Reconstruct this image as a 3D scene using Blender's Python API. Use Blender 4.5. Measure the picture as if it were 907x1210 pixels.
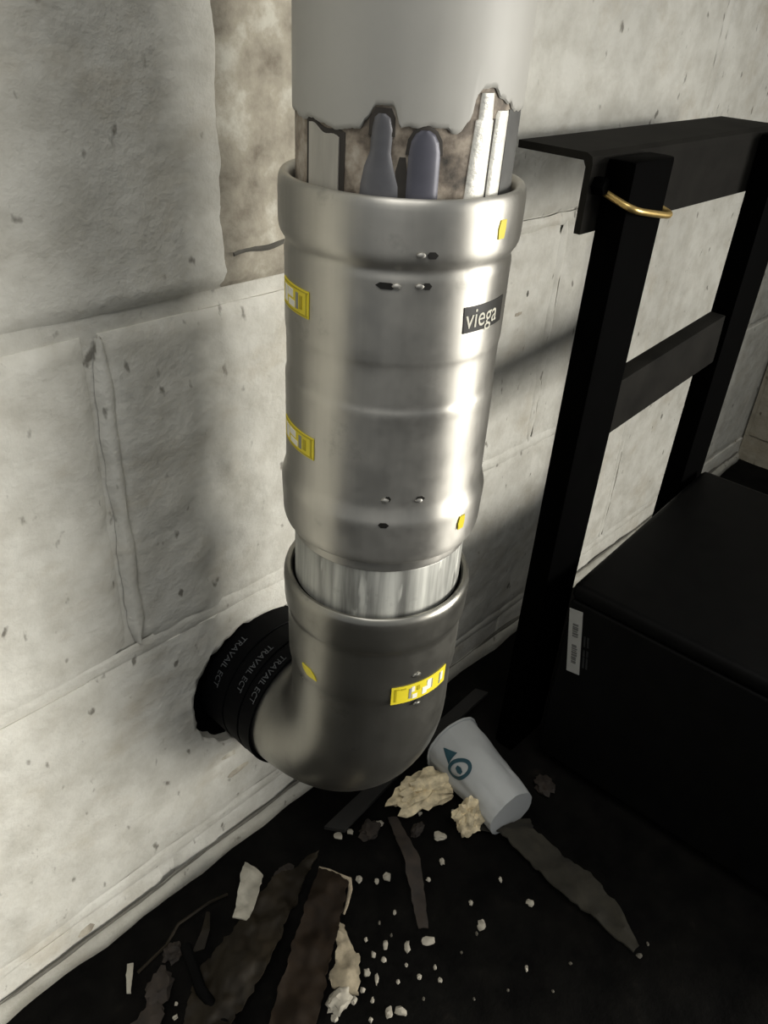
import bpy, bmesh, math, random
from mathutils import Vector, Matrix, noise

for o in list(bpy.data.objects):
    bpy.data.objects.remove(o)
S = bpy.context.scene
COL = S.collection
rad = math.radians

# ------------------------------------------------------------------ camera
CAM = Vector((-0.26338, -0.34120, 0.58122))
YAW, PITCH, ROLL, FPX = 0.84144, 0.57553, 0.06850, 944.03
fw = Vector((math.sin(YAW) * math.cos(PITCH), math.cos(YAW) * math.cos(PITCH), -math.sin(PITCH)))
r0 = Vector((math.cos(YAW), -math.sin(YAW), 0)); u0 = r0.cross(fw)
rt = math.cos(ROLL) * r0 + math.sin(ROLL) * u0
up = -math.sin(ROLL) * r0 + math.cos(ROLL) * u0
cd = bpy.data.cameras.new('camera'); cam = bpy.data.objects.new('camera', cd); COL.objects.link(cam)
m = Matrix.Identity(4)
for i in range(3):
    m[i][0], m[i][1], m[i][2], m[i][3] = rt[i], up[i], -fw[i], CAM[i]
cam.matrix_world = m
cd.sensor_fit = 'VERTICAL'; cd.sensor_height = 36.0; cd.lens = 36.0 * FPX / 1210.0; cd.clip_start = 0.01
S.camera = cam

# ------------------------------------------------------------------ light
w = bpy.data.worlds.new('room_ambience'); S.world = w; w.use_nodes = True
w.node_tree.nodes['Background'].inputs[0].default_value = (0.75, 0.78, 0.80, 1)
w.node_tree.nodes['Background'].inputs[1].default_value = 0.36

def area(name, loc, target, sx, sy, power, color):
    l = bpy.data.lights.new(name, 'AREA'); l.shape = 'RECTANGLE'; l.size = sx; l.size_y = sy
    l.energy = power; l.color = color
    o = bpy.data.objects.new(name, l); COL.objects.link(o); o.location = loc
    o.rotation_euler = (Vector(target) - Vector(loc)).to_track_quat('-Z', 'Y').to_euler()
    return o
lamp = area('work_lamp', (1.00, -2.00, 0.42), (-0.90, 0.0, -0.12), 1.6, 0.8, 16.5, (1.0, 0.965, 0.89))
lamp.data.spread = rad(62)
area('overhead_fill', (-0.75, -0.85, 2.3), (-0.35, -0.1, 0.0), 1.2, 0.6, 18, (1.0, 0.975, 0.92))  # added soft fill from above, lifts the shadowed wall left of the pipe

vs = S.view_settings
vs.view_transform = 'Standard'; vs.look = 'None'; vs.gamma = 1.0; vs.use_curve_mapping = False
vs.exposure = 0.0

# ------------------------------------------------------------------ materials
MATS = {}
def nodes_of(name):
    mt = bpy.data.materials.new(name); mt.use_nodes = True
    nt = mt.node_tree; b = nt.nodes['Principled BSDF']
    return mt, nt, b
def inp(b, k, v):
    b.inputs[k].default_value = v
def tex_noise(nt, scale, detail=6, rough=0.6, stretch=None, kind='Object'):
    tc = nt.nodes.new('ShaderNodeTexCoord'); mp = nt.nodes.new('ShaderNodeMapping')
    nt.links.new(tc.outputs[kind], mp.inputs[0])
    if stretch: mp.inputs['Scale'].default_value = stretch
    n = nt.nodes.new('ShaderNodeTexNoise'); n.inputs['Scale'].default_value = scale
    n.inputs['Detail'].default_value = detail; n.inputs['Roughness'].default_value = rough
    nt.links.new(mp.outputs[0], n.inputs['Vector'])
    return n
def ramp(nt, fac, stops):
    r = nt.nodes.new('ShaderNodeValToRGB'); nt.links.new(fac, r.inputs[0])
    e = r.color_ramp.elements
    while len(e) < len(stops): e.new(0.5)
    for i, (p, c) in enumerate(stops):
        e[i].position = p; e[i].color = (*c, 1) if len(c) == 3 else c
    return r
def mixc(nt, fac, a, b, mode='MIX'):
    x = nt.nodes.new('ShaderNodeMix'); x.data_type = 'RGBA'; x.blend_type = mode
    if isinstance(fac, float): x.inputs[0].default_value = fac
    else: nt.links.new(fac, x.inputs[0])
    for s, v in ((6, a), (7, b)):
        if isinstance(v, tuple): x.inputs[s].default_value = (*v, 1)
        else: nt.links.new(v, x.inputs[s])
    return x.outputs[2]
def bump(nt, b, h, strength, dist):
    bp = nt.nodes.new('ShaderNodeBump'); bp.inputs['Strength'].default_value = strength
    bp.inputs['Distance'].default_value = dist
    nt.links.new(h, bp.inputs['Height']); nt.links.new(bp.outputs[0], b.inputs['Normal'])
def plain(name, col, rough=0.6, metal=0.0, var=0.25, scale=60, spec=0.5, bmp=0.0, stretch=None):
    mt, nt, b = nodes_of(name)
    n = tex_noise(nt, scale, stretch=stretch)
    lo = tuple(max(0, c * (1 - var)) for c in col); hi = tuple(min(1, c * (1 + var)) for c in col)
    r = ramp(nt, n.outputs[0], [(0.3, lo), (0.7, hi)])
    nt.links.new(r.outputs[0], b.inputs['Base Color'])
    inp(b, 'Roughness', rough); inp(b, 'Metallic', metal); inp(b, 'Specular IOR Level', spec)
    if bmp: bump(nt, b, n.outputs[0], bmp, 0.002)
    MATS[name] = mt
    return mt

def wall_material(name, base, dirt, seed=0.0):
    mt, nt, b = nodes_of(name)
    big = tex_noise(nt, 5.0, 4, 0.55)
    c0 = ramp(nt, big.outputs[0], [(0.32, tuple(c * 0.86 for c in base)), (0.66, tuple(c * 1.06 for c in base))])
    mid = tex_noise(nt, 38.0, 5, 0.6)
    c1 = ramp(nt, mid.outputs[0], [(0.35, (0.80, 0.79, 0.77)), (0.6, (1, 1, 1))])
    col = mixc(nt, 1.0, c0.outputs[0], c1.outputs[0], 'MULTIPLY')
    # small dark chips and pock marks
    sp = tex_noise(nt, 120.0, 3, 0.45, (1.0, 1.0, 0.55))
    s1 = ramp(nt, sp.outputs[0], [(0.665, (0, 0, 0)), (0.74, (0.8, 0.8, 0.8))])
    col = mixc(nt, s1.outputs[0], col, dirt)
    # brownish smudges
    sm = tex_noise(nt, 14.0, 5, 0.65, (1.0, 1.0, 1.5))
    s2 = ramp(nt, sm.outputs[0], [(0.54, (0, 0, 0)), (0.74, (0.6, 0.6, 0.6))])
    col = mixc(nt, s2.outputs[0], col, tuple(c * f for c, f in zip(base, (0.62, 0.55, 0.45))))
    nt.links.new(col, b.inputs['Base Color'])
    inp(b, 'Roughness', 0.55); inp(b, 'Specular IOR Level', 0.3)
    fine = tex_noise(nt, 120.0, 8, 0.62)
    bump(nt, b, fine.outputs[0], 0.6, 0.002)
    MATS[name] = mt
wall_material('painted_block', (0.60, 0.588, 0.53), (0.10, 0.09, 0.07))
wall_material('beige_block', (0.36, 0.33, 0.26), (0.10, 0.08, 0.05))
wall_material('lip_paint', (0.36, 0.35, 0.305), (0.06, 0.05, 0.04))

def patch_material():
    mt, nt, b = nodes_of('bare_plaster')
    n = tex_noise(nt, 42, 7, 0.6)
    r = ramp(nt, n.outputs[0], [(0.33, (0.17, 0.145, 0.11)), (0.46, (0.33, 0.30, 0.24)), (0.56, (0.42, 0.385, 0.31)), (0.66, (0.58, 0.56, 0.48))])
    nt.links.new(r.outputs[0], b.inputs['Base Color']); inp(b, 'Roughness', 0.85)
    bump(nt, b, n.outputs[0], 0.5, 0.003)
    MATS['bare_plaster'] = mt
patch_material()
plain('dark_mortar', (0.10, 0.095, 0.08), 0.9)
plain('hole_black', (0.001, 0.001, 0.001), 0.95, spec=0.02)

def steel(name, col, rough, metal, streak=0.3, spots=False, aniso=0.0):
    mt, nt, b = nodes_of(name)
    n = tex_noise(nt, 75 if spots else 30, 4, 0.55, (1.6, 1.6, 0.12))
    r = ramp(nt, n.outputs[0], [(0.3, tuple(c * (1 - streak) for c in col)), (0.7, tuple(min(1, c * (1 + streak)) for c in col))])
    c = r.outputs[0]
    sm = tex_noise(nt, 45, 6, 0.65)
    s = ramp(nt, sm.outputs[0], [(0.60, (0, 0, 0)), (0.72, (0.5, 0.5, 0.5))])
    c = mixc(nt, s.outputs[0], c, tuple(x * 0.55 for x in col))
    if spots:
        v = tex_noise(nt, 70, 3, 0.5, (1.5, 1.5, 0.35))
        s3 = ramp(nt, v.outputs[0], [(0.58, (0, 0, 0)), (0.66, (0.8, 0.8, 0.8))])
        c = mixc(nt, s3.outputs[0], c, tuple(min(1, x * 1.7) for x in col))
    nt.links.new(c, b.inputs['Base Color'])
    rr = ramp(nt, sm.outputs[0], [(0.3, (rough * 0.85,) * 3), (0.7, (rough * 1.25,) * 3)])
    nt.links.new(rr.outputs[0], b.inputs['Roughness'])
    inp(b, 'Metallic', metal)
    if aniso:
        tg = nt.nodes.new('ShaderNodeTangent'); tg.direction_type = 'RADIAL'; tg.axis = 'Z'
        nt.links.new(tg.outputs[0], b.inputs['Tangent']); inp(b, 'Anisotropic', aniso); inp(b, 'Anisotropic Rotation', 0.25)
    bump(nt, b, sm.outputs[0], 0.05, 0.0006)
    MATS[name] = mt
steel('coated_steel', (0.47, 0.455, 0.415), 0.42, 0.92, 0.16, aniso=0.7)
steel('elbow_steel', (0.28, 0.272, 0.242), 0.32, 0.9, 0.12)
steel('galvanised_steel', (0.42, 0.42, 0.385), 0.50, 0.5, 0.6, True)
plain('pipe_paint', (0.42, 0.41, 0.375), 0.52, 0.0, 0.05, 25, 0.5)
def rust_material():
    mt, nt, b = nodes_of('bare_pipe')
    n = tex_noise(nt, 75, 6, 0.6)
    r = ramp(nt, n.outputs[0], [(0.32, (0.03, 0.026, 0.02)), (0.45, (0.16, 0.13, 0.10)), (0.55, (0.33, 0.28, 0.22)), (0.68, (0.50, 0.45, 0.38))])
    nt.links.new(r.outputs[0], b.inputs['Base Color']); inp(b, 'Roughness', 0.7)
    bump(nt, b, n.outputs[0], 0.4, 0.001)
    MATS['bare_pipe'] = mt
rust_material()
plain('strip_pale', (0.40, 0.38, 0.33), 0.5, 0.0, 0.25, 60, stretch=(1, 1, 0.15))
plain('strip_outline', (0.035, 0.03, 0.025), 0.8)
plain('strip_slate', (0.13, 0.13, 0.14), 0.45, 0.2, 0.2, 50)
plain('strip_slate_blue', (0.10, 0.10, 0.125), 0.45, 0.2, 0.15, 50)
plain('strip_grey', (0.085, 0.085, 0.08), 0.6)
plain('strip_silver', (0.88, 0.86, 0.78), 0.35, 0.15, 0.12, 260, stretch=(1, 1, 1.6), bmp=0.4)
plain('wrap_black', (0.0016, 0.0017, 0.002), 0.6, spec=0.06)
plain('wrap_print', (0.055, 0.058, 0.062), 0.7, var=0.5, scale=300)
plain('label_yellow', (0.72, 0.60, 0.03), 0.45, var=0.08)
plain('label_yellow_dark', (0.42, 0.34, 0.01), 0.5, var=0.1)
plain('label_white', (0.80, 0.78, 0.70), 0.5, var=0.06)
plain('label_grey', (0.25, 0.25, 0.22), 0.6, var=0.1)
plain('label_black', (0.014, 0.013, 0.011), 0.4, var=0.1)
plain('label_pale', (0.62, 0.60, 0.50), 0.5, var=0.1)
plain('black_steel', (0.0004, 0.0004, 0.0004), 0.7, var=0.4, spec=0.012)
plain('black_steel_dusty', (0.012, 0.0112, 0.0095), 0.8, var=0.35, scale=25, spec=0.06)
plain('black_case', (0.0024, 0.0024, 0.0023), 0.55, var=0.3, spec=0.08)
plain('case_print', (0.007, 0.0078, 0.008), 0.6)
plain('case_label', (0.30, 0.30, 0.28), 0.6, var=0.04)
plain('case_label_print', (0.09, 0.09, 0.085), 0.7, var=0.3, scale=200)
plain('brass', (0.62, 0.44, 0.16), 0.35, 0.8, 0.15, 80)
def floor_material():
    mt, nt, b = nodes_of('black_floor')
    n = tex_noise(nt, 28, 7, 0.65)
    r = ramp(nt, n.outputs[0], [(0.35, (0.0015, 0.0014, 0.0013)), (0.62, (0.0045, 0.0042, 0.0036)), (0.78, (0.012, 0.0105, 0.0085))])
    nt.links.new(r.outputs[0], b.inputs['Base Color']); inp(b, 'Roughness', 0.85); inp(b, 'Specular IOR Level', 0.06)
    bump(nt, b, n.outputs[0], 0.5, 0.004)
    MATS['black_floor'] = mt
floor_material()
plain('cup_paper', (0.40, 0.41, 0.405), 0.65, var=0.06, scale=30)
plain('cup_teal', (0.012, 0.055, 0.075), 0.6)
plain('cream_foam', (0.66, 0.56, 0.37), 0.9, var=0.5, scale=90, bmp=0.6)
plain('rag_cloth', (0.019, 0.0165, 0.0105), 0.95, var=0.3, scale=70, bmp=0.4)
plain('brown_card', (0.0125, 0.0082, 0.0048), 0.7, var=0.45, scale=45, bmp=0.3, spec=0.1)
plain('grey_brown_film', (0.0140, 0.0108, 0.0066), 0.6, var=0.45, scale=30, bmp=0.3, spec=0.12)
plain('torn_edge', (0.24, 0.20, 0.14), 0.9, var=0.3, scale=120)
plain('pale_shard', (0.26, 0.245, 0.20), 0.8, var=0.2, scale=120)
plain('cream_scrap', (0.26, 0.22, 0.15), 0.85, var=0.35, scale=110, bmp=0.4)
plain('crumb', (0.32, 0.295, 0.24), 0.85, var=0.2, scale=200)
plain('crumb_dim', (0.08, 0.072, 0.055), 0.85, var=0.3, scale=200)
plain('dark_slat', (0.007, 0.0062, 0.005), 0.8, var=0.4, scale=60, stretch=(0.2, 1, 1))
plain('rubber', (0.0015, 0.0015, 0.0015), 0.7, spec=0.05)
plain('dark_scrap', (0.016, 0.0105, 0.0065), 0.8, var=0.5, scale=90)

# ------------------------------------------------------------------ helpers
def finish(o, label=None, cat=None, group=None, kind=None):
    if label: o['label'] = label
    if cat: o['category'] = cat
    if group: o['group'] = group
    if kind: o['kind'] = kind
    return o
def mesh_obj(name, verts, faces, mat, parent=None, smooth=True):
    me = bpy.data.meshes.new(name); me.from_pydata([tuple(v) for v in verts], [], faces); me.update()
    return link_mesh(name, me, mat, parent, smooth)
def link_mesh(name, me, mat, parent=None, smooth=True):
    bm = bmesh.new(); bm.from_mesh(me); bmesh.ops.recalc_face_normals(bm, faces=bm.faces); bm.to_mesh(me); bm.free()
    o = bpy.data.objects.new(name, me); COL.objects.link(o)
    me.materials.clear(); me.materials.append(MATS[mat])
    if smooth:
        me.polygons.foreach_set('use_smooth', [True] * len(me.polygons))
        me.set_sharp_from_angle(angle=rad(38))
    if parent: adopt(o, parent)
    return o
def adopt(o, parent):
    o.parent = parent
    o.matrix_parent_inverse = (Matrix.Translation(parent.location) @ parent.rotation_euler.to_matrix().to_4x4()).inverted() if parent.type == 'EMPTY' else Matrix.Identity(4)
def thing(name, loc, label, cat, group=None):
    e = bpy.data.objects.new(name, None); COL.objects.link(e); e.location = loc; e.empty_display_size = 0.02
    return finish(e, label, cat, group)
def fbm(x, y, z, o=4): return noise.fractal(Vector((x, y, z)), 1.0, 2.0, o)
def box(name, mn, mx, mat, parent=None, bev=0.0, seg=2, rot=None, pivot=None, smooth=True):
    bm = bmesh.new(); bmesh.ops.create_cube(bm, size=1)
    for v in bm.verts:
        v.co = Vector([mn[i] + (v.co[i] + 0.5) * (mx[i] - mn[i]) for i in range(3)])
    if bev: bmesh.ops.bevel(bm, geom=bm.edges[:], offset=bev, segments=seg, profile=0.6, affect='EDGES')
    if rot is not None:
        bmesh.ops.rotate(bm, verts=bm.verts, cent=pivot or (0, 0, 0), matrix=Matrix.Rotation(rot[0], 3, rot[1]))
    me = bpy.data.meshes.new(name); bm.to_mesh(me); bm.free()
    return link_mesh(name, me, mat, parent, smooth)
def tube(name, pts, r, mat, parent=None, n=10, closed=False, radii=None):
    pts = [Vector(p) for p in pts]; N = len(pts); V = []; F = []
    nrm = None
    for i, p in enumerate(pts):
        a = pts[(i - 1) % N] if (closed or i) else p; b = pts[(i + 1) % N] if (closed or i < N - 1) else p
        t = (b - a).normalized()
        if nrm is None: nrm = t.orthogonal().normalized()
        nrm = (nrm - t * nrm.dot(t)).normalized(); bn = t.cross(nrm)
        rr = radii[i] if radii else r
        for k in range(n):
            c = 2 * math.pi * k / n; V.append(p + (nrm * math.cos(c) + bn * math.sin(c)) * rr)
    M = N if closed else N - 1
    for i in range(M):
        j = (i + 1) % N
        for k in range(n):
            F.append((i * n + k, i * n + (k + 1) % n, j * n + (k + 1) % n, j * n + k))
    if not closed: F += [tuple(range(n)), tuple(range((N - 1) * n, N * n))]
    return mesh_obj(name, V, F, mat, parent)

PD = 0.10337                       # pipe axis to wall
ZC = 0.165                         # axis height of the horizontal leg
def PV(a, z, r): return Vector((r * math.sin(a), -PD - r * math.cos(a), z))
def PH(a, y, r): return Vector((r * math.sin(a), y, ZC + r * math.cos(a)))

def lathe(name, prof, mat, parent=None, n=128, closed=True):
    V = []; F = []; K = len(prof)
    for i in range(n):
        a = 2 * math.pi * i / n
        for r, z in prof: V.append(PV(a, z, r))
    for i in range(n):
        j = (i + 1) % n
        for k in range(K if closed else K - 1):
            l = (k + 1) % K
            F.append((i * K + k, j * K + k, j * K + l, i * K + l))
    return mesh_obj(name, V, F, mat, parent)
def smooth_prof(p, it=2):
    for _ in range(it):
        q = []
        for i in range(len(p) - 1):
            a, b = p[i], p[i + 1]
            if i == 0: q.append(a)
            q.append((a[0] * .75 + b[0] * .25, a[1] * .75 + b[1] * .25)); q.append((a[0] * .25 + b[0] * .75, a[1] * .25 + b[1] * .75))
        q.append(p[-1]); p = q
    return p
def skin_patch(name, rows, f, th, mat, parent, nc=8, bulge=0.0):
    """rows: (v, u0, u1); f(u, v, h) -> point; closed thin shell of thickness th."""
    V = []; F = []; R = len(rows); C = nc + 1
    for s in (1, 0):
        for v, a, b in rows:
            for c in range(C):
                t = c / nc
                h = (th + bulge * math.sqrt(max(0, 1 - (2 * t - 1) ** 2))) if s else 0.0
                V.append(f(a + (b - a) * t, v, h))
    o = R * C
    for i in range(R - 1):
        for c in range(nc):
            p = i * C + c
            F.append((p, p + 1, p + C + 1, p + C)); F.append((o + p, o + p + C, o + p + C + 1, o + p + 1))
    for i in range(R - 1):
        for c in (0, nc):
            p = i * C + c; F.append((p, p + C, o + p + C, o + p))
    for c in range(nc):
        for i in (0, R - 1):
            p = i * C + c; F.append((p, p + 1, o + p + 1, o + p))
    return mesh_obj(name, V, F, mat, parent)
def text_mesh(s, size):
    cu = bpy.data.curves.new('t', 'FONT'); cu.body = s; cu.size = size; cu.resolution_u = 3
    o = bpy.data.objects.new('t', cu); COL.objects.link(o)
    dg = bpy.context.evaluated_depsgraph_get(); dg.update()
    me = bpy.data.meshes.new_from_object(o.evaluated_get(dg))
    bpy.data.objects.remove(o); bpy.data.curves.remove(cu)
    return me
def text_on(name, s, size, f, mat, parent, xs=1.0):
    me = text_mesh(s, size)
    for v in me.vertices: v.co = f(v.co.x * xs, v.co.y)
    me.materials.clear()
    return link_mesh(name, me, mat, parent, False)

# ------------------------------------------------------------------ the setting
JOINT = 0.0045
def hgt(x, z):
    """relief of the painted block face (metres towards the room)"""
    h = 0.0012 * fbm(x * 9, z * 9, 1.7, 4) + 0.0008 * fbm(x * 38, z * 38, 4.2, 4)
    k = fbm(x * 60, z * 26, 9.1, 2)
    if k > 0.42: h -= 0.0022 * (k - 0.42)                 # pits
    # runs and blobs of thick paint beside the pipe
    g = math.exp(-((x + 0.035) / 0.035) ** 2) * (1 if 0.2 < z < 0.46 else 0.0)
    d = fbm(x * 70, z * 40, 20.3, 3)
    if d > 0: h += 0.0032 * g * d
    return h
def block(x0, x1, z0, z1, mat, parent, res=0.006, cut=None, plane='Y', pos=0.0):
    nx = max(2, int((x1 - x0) / res)); nz = max(2, int((z1 - z0) / res))
    V = []; F = []
    def edge(i, n, L):       # tighter spacing at the rims
        return i / n
    for j in range(nz + 1):
        for i in range(nx + 1):
            x = x0 + (x1 - x0) * i / nx; z = z0 + (z1 - z0) * j / nz
            e = min(x - x0, x1 - x, z - z0, z1 - z)
            dp = 0.0028 if (x - x0 < 0.008 and abs(x0 + 0.0907) < 0.004) or z > 0.43 or x1 - x < 0.008 and abs(x1 + 0.0997) < 0.004 else 0.0009
            y = -hgt(x, z) + dp * max(0.0, 1 - e / 0.007) ** 2
            V.append((x, y, z))
    W = nx + 1
    for j in range(nz):
        for i in range(nx):
            F.append((j * W + i, j * W + i + 1, (j + 1) * W + i + 1, (j + 1) * W + i))
    ring = [i for i in range(W)] + [j * W + nx for j in range(1, nz + 1)] + [nz * W + i for i in range(nx - 1, -1, -1)] + [j * W for j in range(nz - 1, 0, -1)]
    b0 = len(V)
    for k in ring: V.append((V[k][0], 0.09, V[k][2]))
    L = len(ring)
    for k in range(L): F.append((ring[k], ring[(k + 1) % L], b0 + (k + 1) % L, b0 + k))
    F.append(tuple(range(b0, b0 + L)))
    if plane == 'X': V = [(pos + v[1], -v[0], v[2]) for v in V]
    o = mesh_obj('block', V, F, mat, None)
    if cut:
        md = o.modifiers.new('b', 'BOOLEAN'); md.operation = 'DIFFERENCE'; md.object = cut; md.solver = 'EXACT'
        dg = bpy.context.evaluated_depsgraph_get(); dg.update()
        me = bpy.data.meshes.new_from_object(o.evaluated_get(dg)); o.modifiers.clear(); o.data = me
        me.materials.clear(); me.materials.append(MATS[mat])
    if parent: adopt(o, parent)
    return o

# ragged opening where the pipe leaves through the wall
random.seed(4)
def hole_r(a):                                  # a: 0 = up, negative = towards -X
    s = -math.sin(a); c = math.cos(a)
    r = 0.056 + 0.005 * max(0, s) + 0.004 * max(0, s * c * 2)
    return r + 0.003 * fbm(math.sin(a) * 7, math.cos(a) * 7, 2.2, 5)
HZ = 0.158
def hole_cutter():
    V = []; F = []; n = 90
    for y in (-0.05, 0.2):
        for i in range(n):
            a = 2 * math.pi * i / n; r = hole_r(a); V.append((r * math.sin(a), y, HZ + r * math.cos(a)))
    for i in range(n): F.append((i, (i + 1) % n, n + (i + 1) % n, n + i))
    F += [tuple(range(n)), tuple(range(2 * n - 1, n - 1, -1))]
    return mesh_obj('cutter', V, F, 'hole_black')
cutter = hole_cutter()

def carve(o):
    md = o.modifiers.new('b', 'BOOLEAN'); md.operation = 'DIFFERENCE'; md.object = cutter; md.solver = 'EXACT'
    dg = bpy.context.evaluated_depsgraph_get(); dg.update()
    me = bpy.data.meshes.new_from_object(o.evaluated_get(dg)); o.modifiers.clear(); o.data = me
wall = box('wall_back', (-1.3, 0.0032, -0.02), (0.97, 0.10, 1.27), 'painted_block', smooth=False)
carve(wall); finish(wall, kind='structure')
COURSES = [(-0.165, 0.0375), (0.0375, 0.2405), (0.2405, 0.4425), (0.4425, 0.6455), (0.6455, 0.8485), (0.8485, 1.0515), (1.0515, 1.2545)]
XJ = 0.108
for c, (z0, z1) in enumerate(COURSES):
    off = XJ if c % 2 else XJ - 0.2032
    k = -4
    while True:
        x0 = off + k * 0.4064; x1 = x0 + 0.4064; k += 1
        if x0 > 0.93: break
        if x1 < -1.28: continue
        near = -0.45 < x1 and x0 < 0.75 and z0 < 0.65
        a = max(x0, -1.3) + JOINT; b = min(x1 - JOINT, 0.9425)
        if b - a < 0.02: continue
        zz = max(z0, -0.02)
        has = (a < 0 < b) and (z0 < HZ < z1)
        block(a, b, zz + (JOINT if z0 > 0 else 0), z1 - JOINT, 'painted_block', wall, 0.0045 if near else 0.02, cutter if has else None)
bpy.data.objects.remove(cutter)
# mortar beads proud in the joints, a thin open crack left beside the upright one
def bead(p0, p1, width, y, seed, dep=0.0010):
    V = []; F = []; N = 46; K = 6
    p0, p1 = Vector(p0), Vector(p1); t = (p1 - p0).normalized(); s = Vector((t.z, 0, -t.x))
    for i in range(N + 1):
        q = p0 + (p1 - p0) * i / N
        wd = width * min(1, 0.35 + 8 * min(i, N - i) / N) * (1 + 0.4 * fbm(q.x * 40, q.z * 40, seed, 3)); off = 0.0009 * fbm(q.x * 30, q.z * 30, seed + 3, 3)
        for k in range(K + 1):
            u = -1 + 2 * k / K
            V.append(q + s * (u * wd / 2 + off) + Vector((0, y + dep * (abs(u) ** 2.5) + 0.0005 * fbm(q.x * 60, q.z * 60, seed + k, 2), 0)))
    W = K + 1
    for i in range(N):
        for k in range(K): F.append((i * W + k, i * W + k + 1, (i + 1) * W + k + 1, (i + 1) * W + k))
    o = mesh_obj('mortar_bead', V, F, 'painted_block'); adopt(o, wall); return o
bead((-0.0925, 0, 0.246), (-0.0905, 0, 0.437), 0.0105, -0.0014, 1.0, 0.004)
bead((0.3112, 0, 0.243), (0.3112, 0, 0.44), 0.0125, 0.0004, 4.0)
bead((0.5144, 0, 0.04), (0.5144, 0, 0.24), 0.0125, 0.0004, 21.0)
bead((0.5144, 0, 0.445), (0.5144, 0, 0.64), 0.0125, 0.0004, 23.0)
bead((0.7176, 0, 0.243), (0.7176, 0, 0.44), 0.0125, 0.0004, 25.0)
bead((0.108, 0, 0.445), (0.108, 0, 0.64), 0.0125, 0.0004, 27.0)
bead((-0.30, 0, 0.2405), (0.75, 0, 0.2405), 0.0125, 0.0003, 7.0)
bead((-0.55, 0, 0.0375), (0.75, 0, 0.0375), 0.0125, 0.0002, 11.0)
bead((0.06, 0, 0.4415), (0.75, 0, 0.4415), 0.010, 0.0006, 15.0)
# bare, unpainted plaster patch running up behind the pipe
def plaster_patch():
    V = []; F = []; n = 90; K = 16
    for i in range(n + 1):
        z = 0.448 + 0.40 * i / n
        for k in range(K + 1):
            u = k / K
            x = -0.019 + 0.075 * u + 0.003 * fbm(z * 40, 3.1 + (u > .5) * 9, 0.2, 3) * (1 if k in (0, K) else 0.3)
            e = min(u, 1 - u, i / n * 6, 1)
            y = -0.0015 - 0.0022 * min(1, e * 7) - 0.0014 * fbm(x * 70, z * 70, 7.7, 4)
            if k in (0, K) or i in (0, n): y = 0.0006
            V.append((x, y, z))
    W = K + 1
    for i in range(n):
        for k in range(K): F.append((i * W + k, i * W + k + 1, (i + 1) * W + k + 1, (i + 1) * W + k))
    o = mesh_obj('plaster_patch', V, F, 'bare_plaster'); adopt(o, wall)
plaster_patch()
# crack in the patch
tube('crack', [(-0.014 + 0.050 * t, -0.0036 + 0.0005 * math.sin(t * 9), 0.4648 + 0.0007 * math.sin(t * 11) + 0.0025 * t) for t in [i / 14 for i in range(15)]], 0.0016, 'dark_mortar', wall, 6,
     radii=[0.0016 * (0.4 + 0.6 * math.sin(math.pi * (0.15 + 0.8 * i / 14))) for i in range(15)])
# pocks and chips in the paint: shallow ragged craters
def chip(x, z, rx, rz, mat='dark_mortar', seed=0):
    V = [(x, -0.0006 - max(0, hgt(x, z)), z)]; F = []; n = 12
    for k in range(n):
        a = 2 * math.pi * k / n; q = 1 + 0.35 * fbm(math.cos(a) * 2, math.sin(a) * 2, seed, 2)
        px, pz = x + rx * q * math.cos(a), z + rz * q * math.sin(a)
        V.append((px, 0.0002 - hgt(px, pz), pz))
    for k in range(n): F.append((0, 1 + k, 1 + (k + 1) % n))
    o = mesh_obj('paint_chip', V, F, mat); adopt(o, wall)
chip(-0.163, 0.019, 0.0075, 0.0055, 'bare_plaster', 1)
chip(-0.028, 0.075, 0.012, 0.004, 'bare_plaster', 2); chip(-0.035, 0.098, 0.008, 0.003, 'bare_plaster', 3)
chip(-0.190, -0.004 + 0.012, 0.007, 0.003, 'bare_plaster', 4)

chip(0.2697, 0.3893, 0.0022, 0.0034, 'dark_mortar', 6); chip(0.2610, 0.3747, 0.006, 0.0025, 'bare_plaster', 7)

# ragged painted lip along the foot of the wall
def lip():
    V = []; F = []; N = 220
    prof = [(0.0, 0.0125), (-0.0035, 0.0118), (-0.0065, 0.0085), (-0.0072, 0.003), (-0.006, -0.002), (0.0, -0.003)]
    for i in range(N + 1):
        x = -1.3 + 2.23 * i / N
        q = fbm(x * 12, 1.1, 0, 4); g = 0.0035 * q + 0.0015 * fbm(x * 50, 4, 0, 3)
        for y, z in prof: V.append((x, y * (1 + 0.5 * fbm(x * 18, 8, 1, 3)) - 0.0005, max(-0.002, z + g * (z / 0.0125) )))
    K = len(prof)
    for i in range(N):
        for k in range(K - 1): F.append((i * K + k, i * K + k + 1, (i + 1) * K + k + 1, (i + 1) * K + k))
    o = mesh_obj('trim_1', V, F, 'lip_paint'); finish(o, kind='structure')
    pts = []; rr = []
    for i in range(0, N + 1):
        x = -1.3 + 2.23 * i / N
        pts.append((x, -0.0022, V[i * K][2] + 0.0004)); rr.append(max(0.0003, 0.0011 + 0.0016 * fbm(x * 14, 2.0, 5.0, 3)))
    c = tube('open_crack', pts, .001, 'dark_mortar', None, 6, radii=rr); c.parent = o
lip()
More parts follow.
